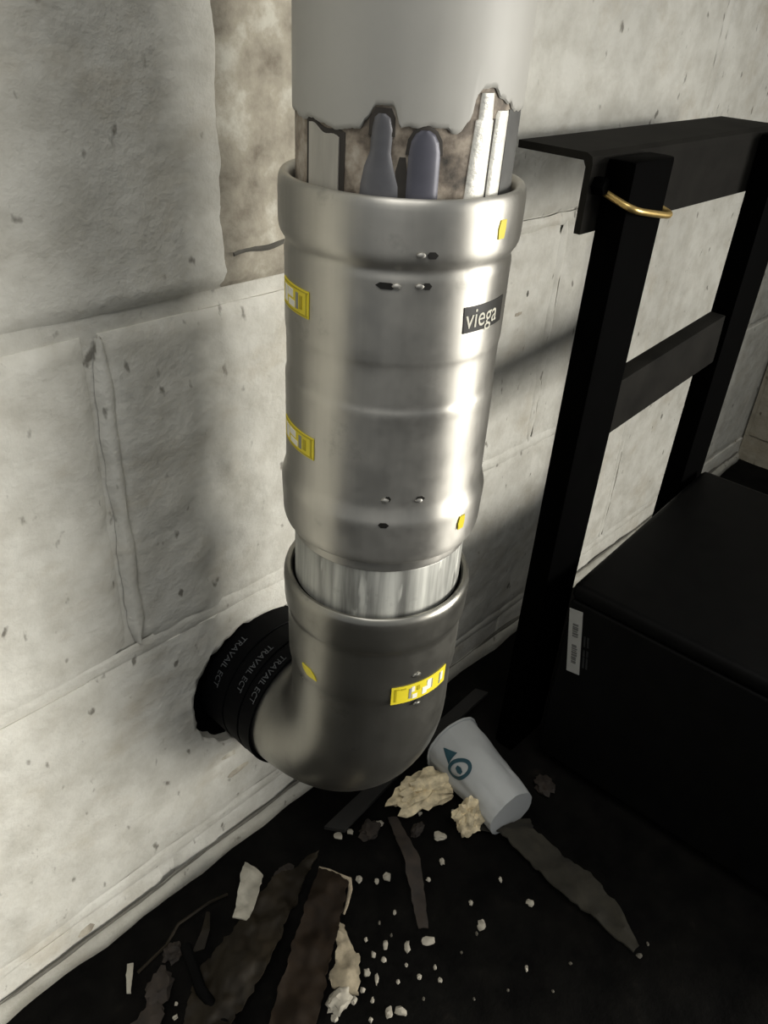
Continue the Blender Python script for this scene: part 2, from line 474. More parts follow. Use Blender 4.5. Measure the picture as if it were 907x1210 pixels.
# side wall of the corner on the right
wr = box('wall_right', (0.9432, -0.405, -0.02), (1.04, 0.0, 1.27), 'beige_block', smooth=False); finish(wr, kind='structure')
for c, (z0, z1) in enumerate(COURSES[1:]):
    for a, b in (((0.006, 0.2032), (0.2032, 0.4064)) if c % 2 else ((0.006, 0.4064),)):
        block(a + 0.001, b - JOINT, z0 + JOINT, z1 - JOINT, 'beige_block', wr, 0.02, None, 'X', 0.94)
def floor():
    V = []; F = []; nx, ny = 150, 150
    for j in range(ny + 1):
        for i in range(nx + 1):
            x = -1.6 + 4.4 * i / nx; y = -2.6 + 2.6 * (1 - (1 - j / ny) ** 2)
            V.append((x, y, -0.0012 + 0.001 * fbm(x * 25, y * 25, 3, 3) - 0.001))
    W = nx + 1
    for j in range(ny):
        for i in range(nx): F.append((j * W + i, j * W + i + 1, (j + 1) * W + i + 1, (j + 1) * W + i))
    b = len(V)
    V += [(-1.6, -2.6, -0.05), (2.8, -2.6, -0.05), (2.8, 0, -0.05), (-1.6, 0, -0.05)]
    F.append((b, b + 1, b + 2, b + 3))
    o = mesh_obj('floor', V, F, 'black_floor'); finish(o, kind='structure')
floor()

# ------------------------------------------------------------------ upper pipe
RP = 0.04445
pipe = thing('steel_pipe', (0, -PD, 0.50), 'large upright steel pipe with grey paint stripped raggedly above the coupling', 'pipe')
lathe('bare_pipe', [(RP, 0.462), (RP, 1.25), (RP - 0.005, 1.25), (RP - 0.005, 0.462)], 'bare_pipe', pipe)
KEY = [(-180, .548), (-125, .5415), (-106, .540), (-100, .5405), (-78, .5385), (-70, .540), (-66, .5435), (-62, .548), (-54, .548), (-50, .5415), (-46, .542), (-30, .542), (-24, .5405), (-18, .544), (-15, .552), (-12, .5545), (-5, .555), (0, .5515), (8, .550), (12, .547), (40, .546), (180, .548)]
def paint_edge(deg):
    for (a, za), (b, zb) in zip(KEY, KEY[1:]):
        if a <= deg <= b:
            t = (deg - a) / (b - a); t = t * t * (3 - 2 * t); z = za + (zb - za) * t; break
    return z + 0.0011 * fbm(deg * 0.18, 0.5, 0.5, 4)
def paint_coat():
    V = []; F = []; n = 360
    for i in range(n):
        d = -180 + 360 * i / n; a = rad(d); z = paint_edge(d)
        ring = [(RP + 0.0001, z + 0.0006), (RP + 0.0005, z), (RP + 0.0011, z + 0.0007), (RP + 0.0012, z + 0.002)] + [(RP + 0.0012 + 0.0002 * fbm(math.sin(a) * 3, math.cos(a) * 3, k * .3, 3), z + (1.25 - z) * (k / 24) ** 1.3) for k in range(1, 25)]
        for r, zz in ring: V.append(PV(a, zz, r))
    K = len(V) // n
    for i in range(n):
        j = (i + 1) % n
        for k in range(K - 1): F.append((i * K + k, j * K + k, j * K + k + 1, i * K + k + 1))
    return mesh_obj('paint_coat', V, F, 'pipe_paint', pipe)
paint_coat()
def fv(r): return lambda a, z, h: PV(rad(a), z, r + h)
def strip(name, rows, mat, bulge, base=RP - 0.0002, th=0.0006):
    return skin_patch(name, rows, fv(base), th, mat, pipe, 10, bulge)
ZB = 0.509
def rows(pts, n=4):
    out = []
    for (z, a, b), (z2, a2, b2) in zip(pts, pts[1:]):
        for k in range(n):
            t = k / n; out.append((z + (z2 - z) * t, a + (a2 - a) * t, b + (b2 - b) * t))
    out.append(pts[-1]); return out
def strip_rect():      # pale scraped panel: slanted top, framed by a dark line
    f = fv(RP - 0.0002)
    for nm, mat, a0, a1, dz, th in (('panel_outline', 'strip_outline', -103.5, -77.0, 0.0018, 0.0006), ('scraped_panel', 'strip_pale', -100.5, -80.0, 0.0, 0.0012)):
        V = []; F = []; n = 12
        for s in (th, 0):
            for k in range(n + 1):
                u = k / n; a = rad(a0 + (a1 - a0) * u)
                top = 0.5395 - 0.0036 * u + dz + 0.0007 * math.sin(u * 9)
                V.append(PV(a, ZB, RP - 0.0002 + s)); V.append(PV(a, top, RP - 0.0002 + s))
        o = 2 * (n + 1)
        for k in range(n):
            p = 2 * k; F += [(p, p + 2, p + 3, p + 1), (o + p, o + p + 1, o + p + 3, o + p + 2), (p + 1, p + 3, o + p + 3, o + p + 1), (p, o + p, o + p + 2, p + 2)]
        F += [(0, 1, o + 1, o), (2 * n, o + 2 * n, o + 2 * n + 1, 2 * n + 1)]
        mesh_obj(nm, V, F, mat, pipe, True)
strip_rect()
strip('scraped_strip', rows([(ZB, -69, -49), (.522, -68, -50), (.528, -66.5, -52.5), (.533, -64, -54), (.541, -63.5, -53.5), (.5445, -62.5, -54.5), (.5458, -60.5, -57)]), 'strip_slate', 0.0016)
strip('strip_cap', rows([(.5385, -65, -52.6), (.5445, -64.5, -52.8), (.5475, -62, -54.8)], 3), 'strip_outline', 0.0006)
strip('scraped_strip', rows([(ZB, -46, -30.5), (.534, -46, -31), (.5375, -45.3, -32), (.540, -43.5, -34), (.5413, -41, -37)]), 'strip_slate_blue', 0.0018)
strip('strip_cap', rows([(.533, -47.4, -29.8), (.538, -46.6, -30.6), (.541, -44.2, -33), (.543, -41, -37)], 3), 'strip_outline', 0.0004)
strip('dark_gap', rows([(ZB, -50, -46), (.527, -51.5, -46), (.532, -50, -47)], 3), 'strip_outline', 0.0)
strip('silver_strip', rows([(ZB, -17, -4.0), (.530, -15.4, -3.4), (.5445, -14.0, -3.0), (.5450, -12.6, -4.0), (.5535, -12.2, -4.6)]), 'strip_silver', 0.0012)
strip('silver_strip', rows([(ZB, -2.4, 7.5), (.530, -2.2, 8.2), (.546, -1.2, 8.6), (.5475, 0.2, 8.0)]), 'strip_silver', 0.0012)
strip('bare_band', rows([(ZB, 9.3, 36), (.530, 9.8, 36), (.5475, 10, 34)]), 'strip_grey', 0.0)
strip('dark_gap', rows([(ZB, -3.8, -2.5), (.530, -3.3, -2.3), (.545, -2.9, -1.3)]), 'strip_outline', 0.0)

# ------------------------------------------------------------------ press coupling
cpl = thing('pipe_coupling', (0, -PD, 0.345), 'long satin steel press coupling with ribbed ends joining upper pipe and short nipple', 'pipe coupling')
def upper_prof():
    out = [(.0462, .5135), (.0464, .5165), (.0480, .5188), (.0500, .5192), (.0513, .5175), (.0518, .5140), (.0518, .5020), (.0517, .4985), (.0511, .4962), (.0499, .4943), (.0490, .4930), (.0488, .4915), (.0491, .4900), (.0494, .4885), (.0493, .4850),
           (.0493, .4700), (.0493, .4560), (.0491, .4540), (.0488, .4525), (.0487, .4480), (.0487, .4370), (.0487, .4345), (.0489, .4332), (.0493, .4318), (.0494, .4300), (.0493, .4270), (.0493, .4260),
           (.0493, .4100), (.0493, .3880), (.0494, .3850), (.0499, .3825), (.0507, .3795), (.0513, .3775), (.0515, .3755), (.0514, .3720), (.0511, .3650), (.0509, .3590), (.0506, .3560), (.0498, .3538), (.0484, .3530), (.0470, .3527), (.0463, .3520), (.0462, .3470), (.0459, .3460), (.0455, .3475)]
    return smooth_prof(out, 1)
pr = upper_prof()
lathe('coupling_body', pr + [(.0455, .4300), (.0455, .5100)], 'coated_steel', cpl, 160)
lathe('seal_ring', [(.0446, .505), (.0446, .5115), (.0463, .5125), (.0468, .5085), (.0468, .505)], 'rubber', cpl, 96)
# sticker on the upper right: black with white lettering
RB = 0.0494
st = skin_patch('brand_label', [(0.4662, -12.5, 19), (0.4720, -12.8, 19), (0.4772, -13.2, 19)], fv(RB), 0.0003, 'label_black', cpl, 18)
text_on('lettering', 'viega', 0.0140, lambda x, y: PV(rad(-12.0) + x / RB, 0.4682 + y * 0.86, RB + 0.00055), 'label_pale', st, 0.74)
def yellow(a0, a1, z0, z1, r, blocks, parent):
    s = skin_patch('yellow_label', [(z0, a0, a1), ((z0 + z1) / 2, a0, a1), (z1, a0, a1)], fv(r), 0.0003, 'label_yellow', parent, 16)
    H = z1 - z0
    for nm, u0, u1, v0, v1, mat in blocks:
        skin_patch(nm, [(z0 + H * v0, a0 + (a1 - a0) * u0, a0 + (a1 - a0) * u1), (z0 + H * v1, a0 + (a1 - a0) * u0, a0 + (a1 - a0) * u1)], fv(r + 0.0002), 0.0003, mat, s, 5)
    return s
BL = [('label_frame', .03, .97, .05, .10, 'label_yellow_dark'), ('label_frame', .03, .97, .90, .95, 'label_yellow_dark'), ('label_frame', .92, .95, .1, .9, 'label_yellow_dark'),
      ('label_print', .62, .70, .2, .8, 'label_grey'), ('label_print', .34, .58, .18, .42, 'label_white'), ('label_print', .30, .52, .52, .82, 'label_white'), ('label_print', .12, .26, .2, .8, 'label_white'), ('label_print', .74, .82, .25, .75, 'label_yellow_dark')]
yellow(-122, -92.6, .4660, .4775, RB, BL, cpl)
yellow(-122, -88.0, .4008, .4118, RB, BL, cpl)
for a, z, r in ((2.3, .507, .0518), (0.7, .3706, .0517)):
    skin_patch('paint_mark', [(z - .0038, a - 2.2, a + 2.0), (z, a - 2.6, a + 2.6), (z + .0034, a - 1.6, a + 2.4)], fv(r - .0001), 0.0005, 'label_yellow', cpl, 4)
def nub(a, z, r, parent, mat='coated_steel', s=0.0022):
    V = []; F = []; n = 10
    c = PV(rad(a), z, r); ux = Vector((math.cos(rad(a)), math.sin(rad(a)), 0)); uz = Vector((0, 0, 1)); nn = ux.cross(uz) * 1.0
    nn = Vector((math.sin(rad(a)), -math.cos(rad(a)), 0))
    for q, h in ((1.0, -0.0002), (0.85, 0.0006), (0.4, 0.0010)):
        for k in range(n):
            t = 2 * math.pi * k / n; V.append(c + ux * (s * q * math.cos(t)) + uz * (s * 0.6 * q * math.sin(t)) + nn * h)
    for L in range(2):
        for k in range(n): F.append((L * n + k, L * n + (k + 1) % n, (L + 1) * n + (k + 1) % n, (L + 1) * n + k))
    F += [tuple(range(2 * n, 3 * n)), tuple(range(n))]
    return mesh_obj('press_nub', V, F, mat, parent)
for a, z, r in ((-47.5, .4868, .0493), (-37, .4870, .0493), (-38, .4995, .0517), (-46, .3893, .0494), (-27.8, .3886, .0494)):
    nub(a, z, r, cpl, s=0.0020)
for a, z, r, w in ((-52, .4867, .0494, 5.0), (-33.5, .4871, .0494, 2.2), (-33, .4995, .0517, 2.5), (-44.5, .3900, .0493, 1.6), (-27, .3895, .0493, 2.6), (-46, .3770, .0514, 2.8)):
    skin_patch('dimple_shade', [(z - .0014, a - w * .5, a + w * .5), (z, a - w, a + w), (z + .0012, a - w * .6, a + w * .4)], fv(r - .0001), 0.0004, 'label_black', cpl, 5)  # dark side of the glossy press dimples, painted as flat black patches

# ------------------------------------------------------------------ nipple
nip = lathe('pipe_nipple', [(RP + .0006, .302), (RP + .0006, .3445), (RP + .0003, .3452), (RP - .004, .3452), (RP - .004, .302)], 'galvanised_steel', None, 128)
finish(nip, 'short scuffed galvanised pipe piece between coupling and elbow', 'pipe')

# ------------------------------------------------------------------ elbow
elb = thing('pipe_elbow', (0, -PD, ZC - 0.047), 'dull grey steel press elbow turning from the nipple into the wall', 'pipe elbow')
RBND = 0.060
def elbow_path(s):
    """s along the axis from the top rim; returns centre, in-plane outward dir, x dir"""
    L1 = 0.3185 - (ZC + RBND)
    if s <= L1: return Vector((0, -PD, 0.3185 - s)), Vector((0, -1, 0))
    th = (s - L1) / RBND
    if th <= math.pi / 2:
        c = Vector((0, -PD + RBND, ZC + RBND)); d = Vector((0, -math.cos(th), -math.sin(th)))
        return c + d * RBND, d
    e = s - L1 - RBND * math.pi / 2
    return Vector((0, -PD + RBND + e, ZC)), Vector((0, 0, -1))
LB = 0.3185 - (ZC + RBND)
EP = [(0.006, .0460), (0.0025, .0463), (0.0004, .0476), (0.0000, .0492), (0.0010, .0504), (0.0035, .0511), (0.007, .0512), (0.012, .0509), (0.018, .0508), (0.0215, .0504), (0.0235, .0496), (0.0250, .0490), (0.028, .0489), (0.040, .0489), (0.056, .0487), (0.0595, .0484), (0.062, .0476), (0.065, .0472)]
EP += [(LB + RBND * math.pi / 2 * t, .0472) for t in [k / 22 for k in range(0, 23)] if LB + RBND * math.pi / 2 * t > 0.067]
EP += [(LB + RBND * math.pi / 2 + e, .0470) for e in (0.005, 0.02, 0.05, 0.075)]
def sweep_elbow():
    V = []; F = []; n = 128
    for s, r in EP:
        c, d = elbow_path(s); x = Vector((1, 0, 0))
        for k in range(n):
            a = 2 * math.pi * k / n; V.append(c + d * (r * math.cos(a)) + x * (r * math.sin(a)))
    for i in range(len(EP) - 1):
        for k in range(n): F.append((i * n + k, i * n + (k + 1) % n, (i + 1) * n + (k + 1) % n, (i + 1) * n + k))
    F.append(tuple(range(n))[::-1]); F.append(tuple(range((len(EP) - 1) * n, len(EP) * n)))
    return mesh_obj('elbow_body', V, F, 'elbow_steel', elb)
sweep_elbow()
lathe('seal_ring', [(.0452, .311), (.0452, .3155), (.0466, .3165), (.0468, .311)], 'rubber', elb, 96)
EB = [('label_frame', .05, .08, .15, .85, 'label_yellow_dark'), ('label_frame', .05, .12, .84, .90, 'label_yellow_dark'), ('label_frame', .14, .22, .80, .88, 'label_yellow_dark'),
      ('label_print', .27, .31, .18, .78, 'label_grey'), ('label_print', .31, .36, .55, .85, 'label_white'), ('label_print', .33, .41, .12, .38, 'label_white'), ('label_print', .40, .45, .55, .82, 'label_yellow_dark'),
      ('label_print', .50, .58, .15, .55, 'label_white'), ('label_print', .58, .66, .30, .88, 'label_white'), ('label_print', .66, .69, .30, .80, 'label_grey'), ('label_print', .84, .87, .15, .8, 'label_grey'), ('label_print', .87, .92, .3, .8, 'label_white')]
yellow(-33.5, 10.5, .2572, .2697, .0489, EB, elb)
skin_patch('paint_mark', [(.2635, -92.5, -84), (.2662, -97, -86), (.2690, -98, -90)], fv(.0488), 0.0005, 'label_yellow', elb, 4)
nub(-17, .2755, .0489, elb, 'elbow_steel', 0.0028); nub(-14, .2525, .0483, elb, 'elbow_steel', 0.0024)

# ------------------------------------------------------------------ black wrap in the wall opening
wrap = thing('pipe_wrap', (0, 0, ZC - 0.05), 'black printed wrap around the pipe in the ragged wall opening', 'pipe wrap')
def wrap_band(y0, y1, r):
    V = []; F = []; n = 120
    prof = [(y0 + .0015, .0474), (y0, r - .0012), (y0 + .0006, r), (y1 - .0006, r), (y1, r - .0010), (y1, .0474)]
    for i in range(n):
        a = 2 * math.pi * i / n
        for y, rr in prof: V.append(PH(a, y, rr + 0.0003 * fbm(math.sin(a) * 6, math.cos(a) * 6, y * 90, 3)))
    K = len(prof)
    for i in range(n):
        j = (i + 1) % n
        for k in range(K): F.append((i * K + k, j * K + k, j * K + (k + 1) % K, i * K + (k + 1) % K))
    return mesh_obj('wrap_band', V, F, 'wrap_black', wrap)
bands = [wrap_band(-.0455, -.0335, .0500), wrap_band(-.0333, -.0180, .0503), wrap_band(-.0178, .0500, .0506)]
def wrap_text(s, a0, y, size, xs, r, par):
    text_on('lettering', s, size, lambda x, yy: PH(rad(a0) - x / r, y - yy, r + .0006), 'wrap_print', par, xs)
wrap_text('TRAVAIL ECT', -17, -.0385, .0062, 1.0, .0500, bands[0])
wrap_text('TRAVAIL ECT', -17, -.0255, .0062, 1.0, .0503, bands[1])
wrap_text('TRAVAIL ECT', -24, -.0050, .0066, 1.0, .0506, bands[2])
def light_plug():  # black plug added so no background light shows through the opening
    V = []; F = []; n = 90; K = 5
    for i in range(n):
        a = 2 * math.pi * i / n
        for k in range(K + 1):
            t = k / K; rr = hole_r(a) * 1.03
            inner = Vector((.0500 * math.sin(a), 0, ZC + .0500 * math.cos(a))); outer = Vector((rr * math.sin(a), 0, HZ + rr * math.cos(a)))
            p = inner.lerp(outer, t); p.y = 0.012 + 0.004 * fbm(p.x * 80, p.z * 80, 1.0, 3); V.append(p)
        for k in range(K, -1, -1):
            p = V[i * 2 * (K + 1) + k].copy(); p.y = 0.085; V.append(p)
    M = 2 * (K + 1)
    for i in range(n):
        j = (i + 1) % n
        for k in range(M): F.append((i * M + k, j * M + k, j * M + (k + 1) % M, i * M + (k + 1) % M))
    mesh_obj('hole_light_plug', V, F, 'hole_black', wrap)
light_plug()

# ------------------------------------------------------------------ black steel frame
fr = thing('steel_stand', (0.32, -0.08, 0.0), 'black steel stand with two posts and angle top rail beside the pipe', 'stand')
def angle_rail():
    x0, x1 = 0.186, 0.478; zt = 0.510; th = 0.0045
    prof = [(-.030, zt), (-.079, zt), (-.083, zt - .002), (-.084, zt - .006), (-.084, zt - .046), (-.0795, zt - .046), (-.0795, zt - .008), (-.0775, zt - th), (-.030, zt - th)]
    V = []; F = []; K = len(prof)
    for x in (x0, x1):
        for y, z in prof: V.append((x, y, z))
    for k in range(K): F.append((k, (k + 1) % K, K + (k + 1) % K, K + k))
    F += [tuple(range(K)), tuple(range(K, 2 * K))[::-1]]
    mesh_obj('top_rail', V, F, 'black_steel_dusty', fr, False)
angle_rail()
box('post', (.2010, -.1040, 0.0), (.2500, -.0846, .5070), 'black_steel', fr, .0025)
box('post', (.4300, -.1040, 0.0), (.4800, -.0846, .5070), 'black_steel', fr, .0025)
box('cross_bar', (.2505, -.1000, .3165), (.4295, -.0860, .3600), 'black_steel_dusty', fr, .0015, rot=(rad(-4.5), 'Y'), pivot=(.34, -.09, .334))
def bolt(x, y, z):
    V = []; F = []; n = 6
    for s, yy in ((1, y), (1, y - .006), (.8, y - .0075)):
        for k in range(n):
            a = 2 * math.pi * k / n; V.append((x + .0055 * s * math.cos(a), yy, z + .0055 * s * math.sin(a)))
    for L in range(2):
        for k in range(n): F.append((L * n + k, L * n + (k + 1) % n, (L + 1) * n + (k + 1) % n, (L + 1) * n + k))
    F += [tuple(range(n)), tuple(range(2 * n, 3 * n))]
    mesh_obj('bolt', V, F, 'black_steel', fr, False)
bolt(.1935, -.0840, .492)
# brass wire loop round the near post
def loop():
    pts = []
    cx, cy, hx, hy = .2265, -.0960, .0275, .0135
    N = 64
    for i in range(N):
        t = 2 * math.pi * i / N
        c, s = math.cos(t), math.sin(t)
        e = 0.42
        x = cx + hx * math.copysign(abs(c) ** e, c) + (0.004 * max(0, c) ** 3); y = cy + hy * math.copysign(abs(s) ** e, s)
        z = .4805 - .18 * (x - cx) + .30 * (y - cy)
        pts.append((x, y, z))
    o = tube('wire_loop', pts, .0021, 'brass', None, 10, True)
    finish(o, 'thin brass wire loop hung around the top of the near black post', 'wire loop')
loop()

# ------------------------------------------------------------------ black case
PIV = (0.212, -0.122, 0)
cs = thing('equipment_case', (0.212, -0.122, 0.0), 'large black equipment case with white barcode sticker standing before the steel stand', 'equipment case')
RZ = (rad(3.0), 'Z')
BX0, BX1, BY0, BY1 = .212, .470, -.460, -.122
def cbox(name, mn, mx, mat, bev, par=None, seg=3): return box(name, mn, mx, mat, par or cs, bev, seg, RZ, PIV)
cbox('case_body', (BX0, BY0, .012), (BX1, BY1, .1865), 'black_case', .003)
cbox('case_lid', (BX0 - .0015, BY0, .1875), (BX1 + .0015, BY1 + .001, .202), 'black_case', .006)
cbox('seam_gasket', (BX0 + .003, BY0 + .003, .180), (BX1 - .003, BY1 - .003, .192), 'rubber', 0.0, seg=1)
for fx in (BX0 + .03, BX1 - .03):
    for fy in (BY0 + .03, BY1 - .03): cbox('foot', (fx - .014, fy - .014, -.0015), (fx + .014, fy + .014, .014), 'rubber', .003)
TILT = rad(-9.0); SY, SZ = -.1330, .1480          # sticker stuck on slightly askew
def on_face(name, y0, y1, z0, z1, mat, par, d=.0010, tilt=TILT):
    bm = bmesh.new(); bmesh.ops.create_cube(bm, size=1)
    mn = (BX0 - d, y0, z0); mx = (BX0 + .0001, y1, z1)
    for v in bm.verts: v.co = Vector([mn[i] + (v.co[i] + 0.5) * (mx[i] - mn[i]) for i in range(3)])
    bmesh.ops.rotate(bm, verts=bm.verts, cent=(BX0, SY, SZ), matrix=Matrix.Rotation(tilt, 3, 'X'))
    bmesh.ops.rotate(bm, verts=bm.verts, cent=PIV, matrix=Matrix.Rotation(RZ[0], 3, 'Z'))
    me = bpy.data.meshes.new(name); bm.to_mesh(me); bm.free()
    return link_mesh(name, me, mat, par, False)
lab = on_face('barcode_sticker', SY - .0058, SY + .0058, SZ - .0310, SZ + .0310, 'case_label', cs, .0006)
random.seed(2)
z = SZ - .021
while z < SZ + .018:
    h = random.choice((.0006, .001, .0016))
    if not (SZ - .003 < z < SZ + .004): on_face('barcode_bar', SY - .0022 - random.choice((0, .0006)), SY + .0020, z, z + h, 'case_label_print', lab)
    z += h + random.choice((.0006, .0010))
for k, (zz, l) in enumerate(((.152, .010), (.1405, .006), (.131, .011))):
    for q in range(2): on_face('side_print', SY - .0095 - q * .003, SY - .0080 - q * .003, zz - l / 2, zz + l / 2, 'case_print', cs, .0005)

# ------------------------------------------------------------------ litter on the floor
def lerp_poly(pts, t):
    n = len(pts) - 1; f = min(n - 1e-6, t * n); i = int(f); f -= i
    return Vector(pts[i]).lerp(Vector(pts[i + 1]), f)
def v3(p, z): return (p[0], p[1], p[2] if len(p) > 2 else z)
def ribbon(name, L, R, mat, parent=None, nu=28, nv=10, th=.0012, crump=.003, z=.002, seed=0.0, freq=55, jag=0.0):
    L = [v3(p, z) for p in L]; R = [v3(p, z) for p in R]
    V = []; F = []; W = nv + 1
    for s in (0, 1):
        for i in range(nu + 1):
            t = i / nu; a, b = lerp_poly(L, t), lerp_poly(R, t)
            for k in range(W):
                p = a.lerp(b, k / nv)
                q = fbm(p.x * freq, p.y * freq, seed, 3)
                p.z = max(.0004, p.z + crump * (0.6 + q)) + (0 if s else th)
                if jag and (k in (0, nv) or i in (0, nu)):
                    p.x += jag * fbm(p.x * 160, p.y * 160, seed + 5, 2); p.y += jag * fbm(p.x * 160, p.y * 160, seed + 8, 2)
                V.append(p)
    o = W * (nu + 1)
    for i in range(nu):
        for k in range(nv):
            p = i * W + k; F += [(p, p + 1, p + W + 1, p + W), (o + p, o + p + W, o + p + W + 1, o + p + 1)]
        for k in (0, nv):
            p = i * W + k; F.append((p, p + W, o + p + W, o + p))
    for k in range(nv):
        for i in (0, nu):
            p = i * W + k; F.append((p, p + 1, o + p + 1, o + p))
    return mesh_obj(name, V, F, mat, parent)
def lump(name, c, size, mat, parent=None, seed=0, sub=3, amp=0.35, freq=2.2, rz=0.0):
    bm = bmesh.new(); bmesh.ops.create_icosphere(bm, subdivisions=sub, radius=1)
    ca, sa = math.cos(rz), math.sin(rz)
    for v in bm.verts:
        d = v.co.normalized(); q = 1 + amp * fbm(d.x * freq, d.y * freq, d.z * freq + seed, 4)
        x, y, zz = d.x * q * size[0], d.y * q * size[1], d.z * q * size[2]
        v.co = (c[0] + x * ca - y * sa, c[1] + x * sa + y * ca, max(0.0002, c[2] + zz))
    me = bpy.data.meshes.new(name); bm.to_mesh(me); bm.free()
    return link_mesh(name, me, mat, parent)

# crushed paper cup lying on its side
MO, BA = Vector((.148, -.074, .0275)), Vector((.130, -.152, .0235))
cup = thing('paper_cup', (.14, -.10, 0), 'crushed white paper cup with teal emblem lying on the dark floor', 'cup')
cax = (BA - MO).normalized(); cup_u = Vector((0, 0, 1)).cross(cax).normalized(); cup_v = cax.cross(cup_u)   # cup_u sideways, cup_v roughly up
if cup_v.z < 0: cup_v = -cup_v; cup_u = -cup_u
CL = (BA - MO).length
def cupP(t, a, h=0.0):
    """t 0 mouth .. 1 base ; a from straight up towards the near left side"""
    r = .0272 + (.0225 - .0272) * t
    r *= 1 + .07 * math.cos(2 * a) * (1 - t * .5) + .075 * fbm(math.cos(a) * 1.6, math.sin(a) * 1.6, t * 2.2 + 3, 4)
    r += h
    p = MO + cax * (CL * t) + cup_v * (r * math.cos(a)) + cup_u * (r * math.sin(a))
    p.z = max(.0004, p.z); return p
def build_cup():
    V = []; F = []; n = 72; K = 22
    for s in (0, -.0012):
        for i in range(K + 1):
            for k in range(n): V.append(cupP(i / K, 2 * math.pi * k / n, s))
    o = n * (K + 1)
    for i in range(K):
        for k in range(n):
            a, b = i * n + k, i * n + (k + 1) % n
            F += [(a, b, b + n, a + n), (o + a, o + a + n, o + b + n, o + b)]
    for k in range(n): F.append((k, (k + 1) % n, o + (k + 1) % n, o + k))
    F.append(tuple(o + K * n + k for k in range(n)))
    for k in range(n): F.append((K * n + k, K * n + (k + 1) % n, o + K * n + (k + 1) % n, o + K * n + k))
    mesh_obj('cup_wall', V, F, 'cup_paper', cup)
    tube('rolled_rim', [cupP(0, 2 * math.pi * k / n, .0004) for k in range(n)], .0012, 'cup_paper', cup, 8, True)
build_cup()
SGN = 1 if cup_u.x < 0 else -1      # angle sign that turns towards the camera side (-X)
def emblem(name, pts, mat):
    """pts: list of (t, a0, a1) rows"""
    skin_patch(name, pts, lambda a, t, h: cupP(t, SGN * a, .0002 + h), .0004, mat, cup, 6)
emblem('emblem_triangle', [(.12, .84, .87), (.19, .74, .98), (.27, .62, 1.12)], 'cup_teal')
def emblem_ring():
    V = []; F = []; n = 26
    for k in range(n):
        q = 2 * math.pi * k / n
        for rr in (1.0, .68):
            V.append(cupP(.40 + .125 * rr * math.sin(q), SGN * (.95 + .44 * rr * math.cos(q) - .16 * math.sin(q)), .0006))
    for k in range(n):
        j = (k + 1) % n; F.append((2 * k, 2 * j, 2 * j + 1, 2 * k + 1))
    mesh_obj('emblem_ring', V, F, 'cup_teal', cup)
emblem_ring()
emblem('emblem_dot', [(.365, .88, 1.00), (.41, .84, 1.06), (.45, .90, 1.02)], 'cup_teal')

f1 = lump('foam_chunk', (.105, -.081, .011), (.030, .014, .012), 'cream_foam', None, 3, 4, .55, 2.0, rad(-20)); finish(f1, 'largest crumpled cream foam chunk lying against the white paper cup', 'foam')
f2 = lump('foam_chunk', (.1060, -.127, .016), (.011, .010, .018), 'cream_foam', None, 9, 4, .5, 2.0, rad(-30)); finish(f2, 'smaller cream foam chunk pressed to the side of the white cup', 'foam')

sl = ribbon('floor_slat', [(.020, -.046), (.10, -.040), (.235, -.034)], [(.030, -.060), (.11, -.052), (.240, -.046)], 'dark_slat', None, 30, 4, .004, .001, .0015, 2.0, 20); finish(sl, 'long dark strip lying along the wall behind the paper cup', 'strip')
rg = ribbon('rag_strip', [(.098, -.122, .004), (.118, -.150, .007), (.116, -.185, .003), (.110, -.215, .006), (.112, -.245, .004), (.114, -.277, .001)], [(.150, -.160, .003), (.140, -.170, .010), (.140, -.200, .004), (.138, -.225, .009), (.134, -.252, .006), (.120, -.279, .001)], 'rag_cloth', None, 44, 12, .0016, .004, .003, 5.0, 60, .002); finish(rg, 'long dull beige rag strip trailing from the paper cup', 'rag')

s1 = ribbon('brown_sheet', [(-.118, -.070, .004), (-.085, -.066, .008), (-.040, -.058, .010), (.000, -.062, .004)], [(-.190, -.122, .003), (-.142, -.121, .012), (-.090, -.107, .014), (-.026, -.073, .006)], 'grey_brown_film', None, 60, 34, .0012, .008, .003, 1.0, 38, .003); finish(s1, 'crumpled grey-brown plastic film on the floor beside the pale shard', 'film')
s2 = thing('torn_cardboard', (-.05, -.11, 0), 'dark brown torn cardboard flap with pale torn edge at its tip', 'cardboard')
ribbon('card_sheet', [(-.013, -.077, .012), (-.045, -.094, .013), (-.085, -.118, .011), (-.135, -.150, .006)], [(-.003, -.099, .010), (-.036, -.120, .008), (-.080, -.150, .005), (-.140, -.185, .002)], 'brown_card', s2, 60, 20, .002, .006, .004, 8.0, 36, .002)
tube('torn_rim', [(-.0125, -.0755, .0165), (-.009, -.083, .0170), (-.006, -.090, .0165), (-.002, -.098, .0150), (-.006, -.1035, .0130), (-.016, -.110, .0115), (-.022, -.113, .0105)], .0016, 'torn_edge', s2, 7, radii=[.0010, .0017, .0014, .0021, .0017, .0012, .0008])
t1 = ribbon('cream_scrap', [(-.029, -.110, .004), (-.043, -.128, .006), (-.062, -.140, .005)], [(-.026, -.118, .003), (-.036, -.145, .005), (-.053, -.160, .003)], 'cream_scrap', None, 22, 8, .0018, .004, .003, 3.3, 90, .003); finish(t1, 'ragged cream paper scrap beside the torn brown cardboard', 'paper scrap')
b1 = lump('crumpled_paper', (-.064, -.153, .006), (.009, .007, .006), 'crumb', None, 5, 3, .5); finish(b1, 'small crumpled off-white paper ball below the ragged cream scrap', 'paper scrap')
sh = ribbon('paper_shard', [(-.050, -.032, .014), (-.066, -.046, .016), (-.083, -.061, .012)], [(-.046, -.050, .014), (-.058, -.060, .017), (-.077, -.071, .012)], 'pale_shard', None, 18, 6, .0016, .003, .012, 6.0, 80, .0012); finish(sh, 'pale torn cardboard shard standing out near the wall foot', 'paper scrap')
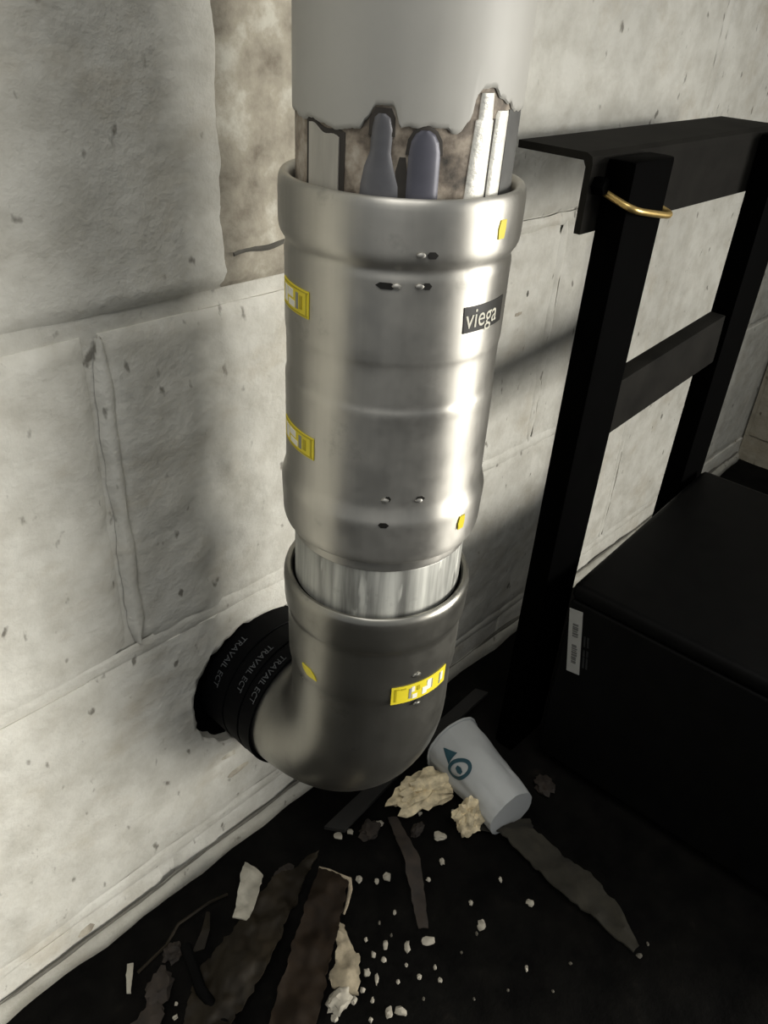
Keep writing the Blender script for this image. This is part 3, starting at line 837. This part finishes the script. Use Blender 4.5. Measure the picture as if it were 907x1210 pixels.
sv = ribbon('paper_sliver', [(-.152, -.031, .003), (-.157, -.038, .004), (-.1625, -.048, .002)], [(-.149, -.034, .003), (-.154, -.041, .004), (-.1605, -.0495, .002)], 'pale_shard', None, 14, 4, .001, .001, .002, 7.0, 80, .0005); finish(sv, 'small white paper sliver nearest the left foot of the wall', 'paper scrap')
fl = tube('bent_wire', [(-.150, -.041, .003), (-.126, -.040, .006), (-.112, -.034, .008), (-.100, -.036, .010), (-.086, -.036, .008), (-.072, -.039, .006)], .0011, 'grey_brown_film', None, 6); finish(fl, 'thin bent grey-brown wire lying between wall foot and pale shard', 'wire')
fl2 = ribbon('film_blade', [(-.092, -.040, .006), (-.103, -.050, .007), (-.116, -.056, .003)], [(-.090, -.042, .006), (-.098, -.053, .007), (-.108, -.060, .003)], 'grey_brown_film', None, 14, 4, .0008, .001, .003, 9.0, 70); finish(fl2, 'narrow brownish film blade left of the pale shard', 'film')
bl = ribbon('bark_strip', [(.064, -.076, .004), (.043, -.113, .010), (.012, -.157, .003)], [(.070, -.081, .003), (.054, -.121, .007), (.018, -.162, .002)], 'dark_scrap', None, 26, 6, .0015, .002, .003, 4.0, 60, .001); finish(bl, 'narrow dark brown bark-like strip in the middle of the litter', 'bark')
cb = tube('black_cable', [(-.118, -.052, .010), (-.122, -.066, .012), (-.128, -.085, .012), (-.128, -.112, .010), (-.124, -.150, .006), (-.110, -.200, .004)], .0038, 'rubber', None, 10); finish(cb, 'black cable crossing the grey-brown film at the bottom', 'cable')
for k, (x, y, sx, sy, rz, txt) in enumerate([(-.145, -.060, .012, .008, .6, 'dull brown flat scrap between white sliver and black cable'), (-.125, -.045, .007, .006, .2, 'small reddish brown scrap below the bent wire'),
                                            (-.170, -.078, .020, .011, .4, 'brown flat scrap at the lower left edge of the litter'), (.190, -.148, .010, .008, .9, 'dim rust-brown scrap to the right of the paper cup'), (.046, -.073, .010, .007, .3, 'dark brown lump left of the narrow bark strip'), (-.030, -.055, .009, .007, .3, 'dark brown lump between pale shard and torn cardboard'), (.075, -.100, .007, .004, .3, 'tan sliver just below the largest foam chunk')]):
    o = lump('brown_scrap', (x, y, .003), (sx, sy, .004), 'dark_scrap', None, k * 3.1, 3, .5, 2.0, rz); finish(o, txt, 'scrap')

# crumbs: floor position worked out from the view, sizes in millimetres
def on_floor(px, py):
    d = fw + rt * ((px - 453.5) / FPX) - up * ((py - 605) / FPX)
    t = (0.001 - CAM.z) / d.z; p = CAM + d * t; return p, t / FPX
BIG = {(400, 988): 'oblong white chip nearest below the elbow, left of a smaller one', (519, 989): 'beige-grey chip lying below the largest foam chunk', (626, 1067): 'lone round chip just left of the rag strip',
       (568, 1094): 'brightest pointed white chip in the middle of the bare dark floor', (506, 1112): 'elongated pale chip at the lower end of the bark strip', (473, 1196): 'larger of two white chips at the bottom edge',
       (459, 1197): 'smaller of two white chips at the bottom edge', (481, 1119): 'upright slim tan chip left of the bark strip foot'}
BITS = [(400, 988, 11, 7), (414, 983, 7, 6), (448, 973, 9, 6), (477, 962, 8, 8), (496, 961, 5, 5), (519, 989, 15, 9), (522, 1018, 6, 8), (424, 1039, 7, 8), (457, 1037, 9, 9), (445, 1041, 5, 6), (506, 1039, 5, 5), (556, 1067, 5, 5),
        (626, 1067, 10, 7), (568, 1094, 10, 10), (563, 1103, 3, 4), (591, 1039, 4, 6), (506, 1112, 17, 8), (481, 1119, 6, 13), (466, 1078, 4, 5), (495, 1154, 5, 6), (520, 1158, 5, 5), (622, 1144, 4, 6), (459, 1197, 9, 10), (473, 1196, 14, 9),
        (455, 1117, 6, 10), (445, 1156, 4, 11), (514, 1143, 4, 5), (755, 1129, 7, 5), (697, 896, 3, 4), (535, 958, 4, 4), (765, 1115, 3, 4), (674, 1138, 4, 3), (653, 1171, 3, 3), (208, 1186, 4, 4), (207, 1202, 6, 5), (186, 1201, 5, 5),
        (453, 1134, 6, 6), (433, 1150, 8, 9), (441, 1128, 5, 7), (428, 1170, 6, 6), (418, 1182, 7, 8), (440, 1182, 4, 6), (470, 1160, 4, 5), (480, 1140, 4, 4), (462, 1105, 3, 4), (500, 1180, 3, 4), (438, 1205, 5, 5), (395, 1204, 8, 8), (405, 1164, 5, 5),
        (545, 1125, 3, 3), (560, 1180, 3, 3), (600, 1170, 3, 3), (415, 1150, 5, 6), (432, 1110, 4, 5), (448, 1090, 3, 4)]
random.seed(11)
for k, (px, py, sx, sy) in enumerate(BITS):
    p, s = on_floor(px, py)
    dim = (px > 640) or sx * sy < 13
    big = (px, py) in BIG
    lz = max(.0009, min(sx, sy) * s * .40)
    o = lump('paint_chip' if big else 'crumb', (p.x, p.y, lz * .7), (sx * s * .52, sy * s * .60, lz), 'crumb_dim' if dim else 'crumb', None, k * 1.7, 2, .5, 1.6, -YAW)
    if big: finish(o, BIG[(px, py)], 'chip')
    else:
        if px < 250: lb, gp = 'tiny pale crumb on the dark floor beside the black cable', 'crumbs beside the cable'
        elif px > 640: lb, gp = 'faint tiny crumb on the dark floor near the rag strip tip', 'crumbs near the rag strip'
        elif py < 1000: lb, gp = 'small white crumb on the floor between elbow and paper cup', 'crumbs below the elbow'
        elif py < 1085: lb, gp = 'small pale crumb on the floor around the upper bark strip', 'crumbs around the bark strip'
        elif px < 470: lb, gp = 'small pale crumb in the cluster beside the ragged cream scrap', 'crumbs beside the cream scrap'
        else: lb, gp = 'tiny pale crumb on the open dark floor below the bark strip', 'crumbs on the open floor'
        finish(o, lb, 'crumb', gp)
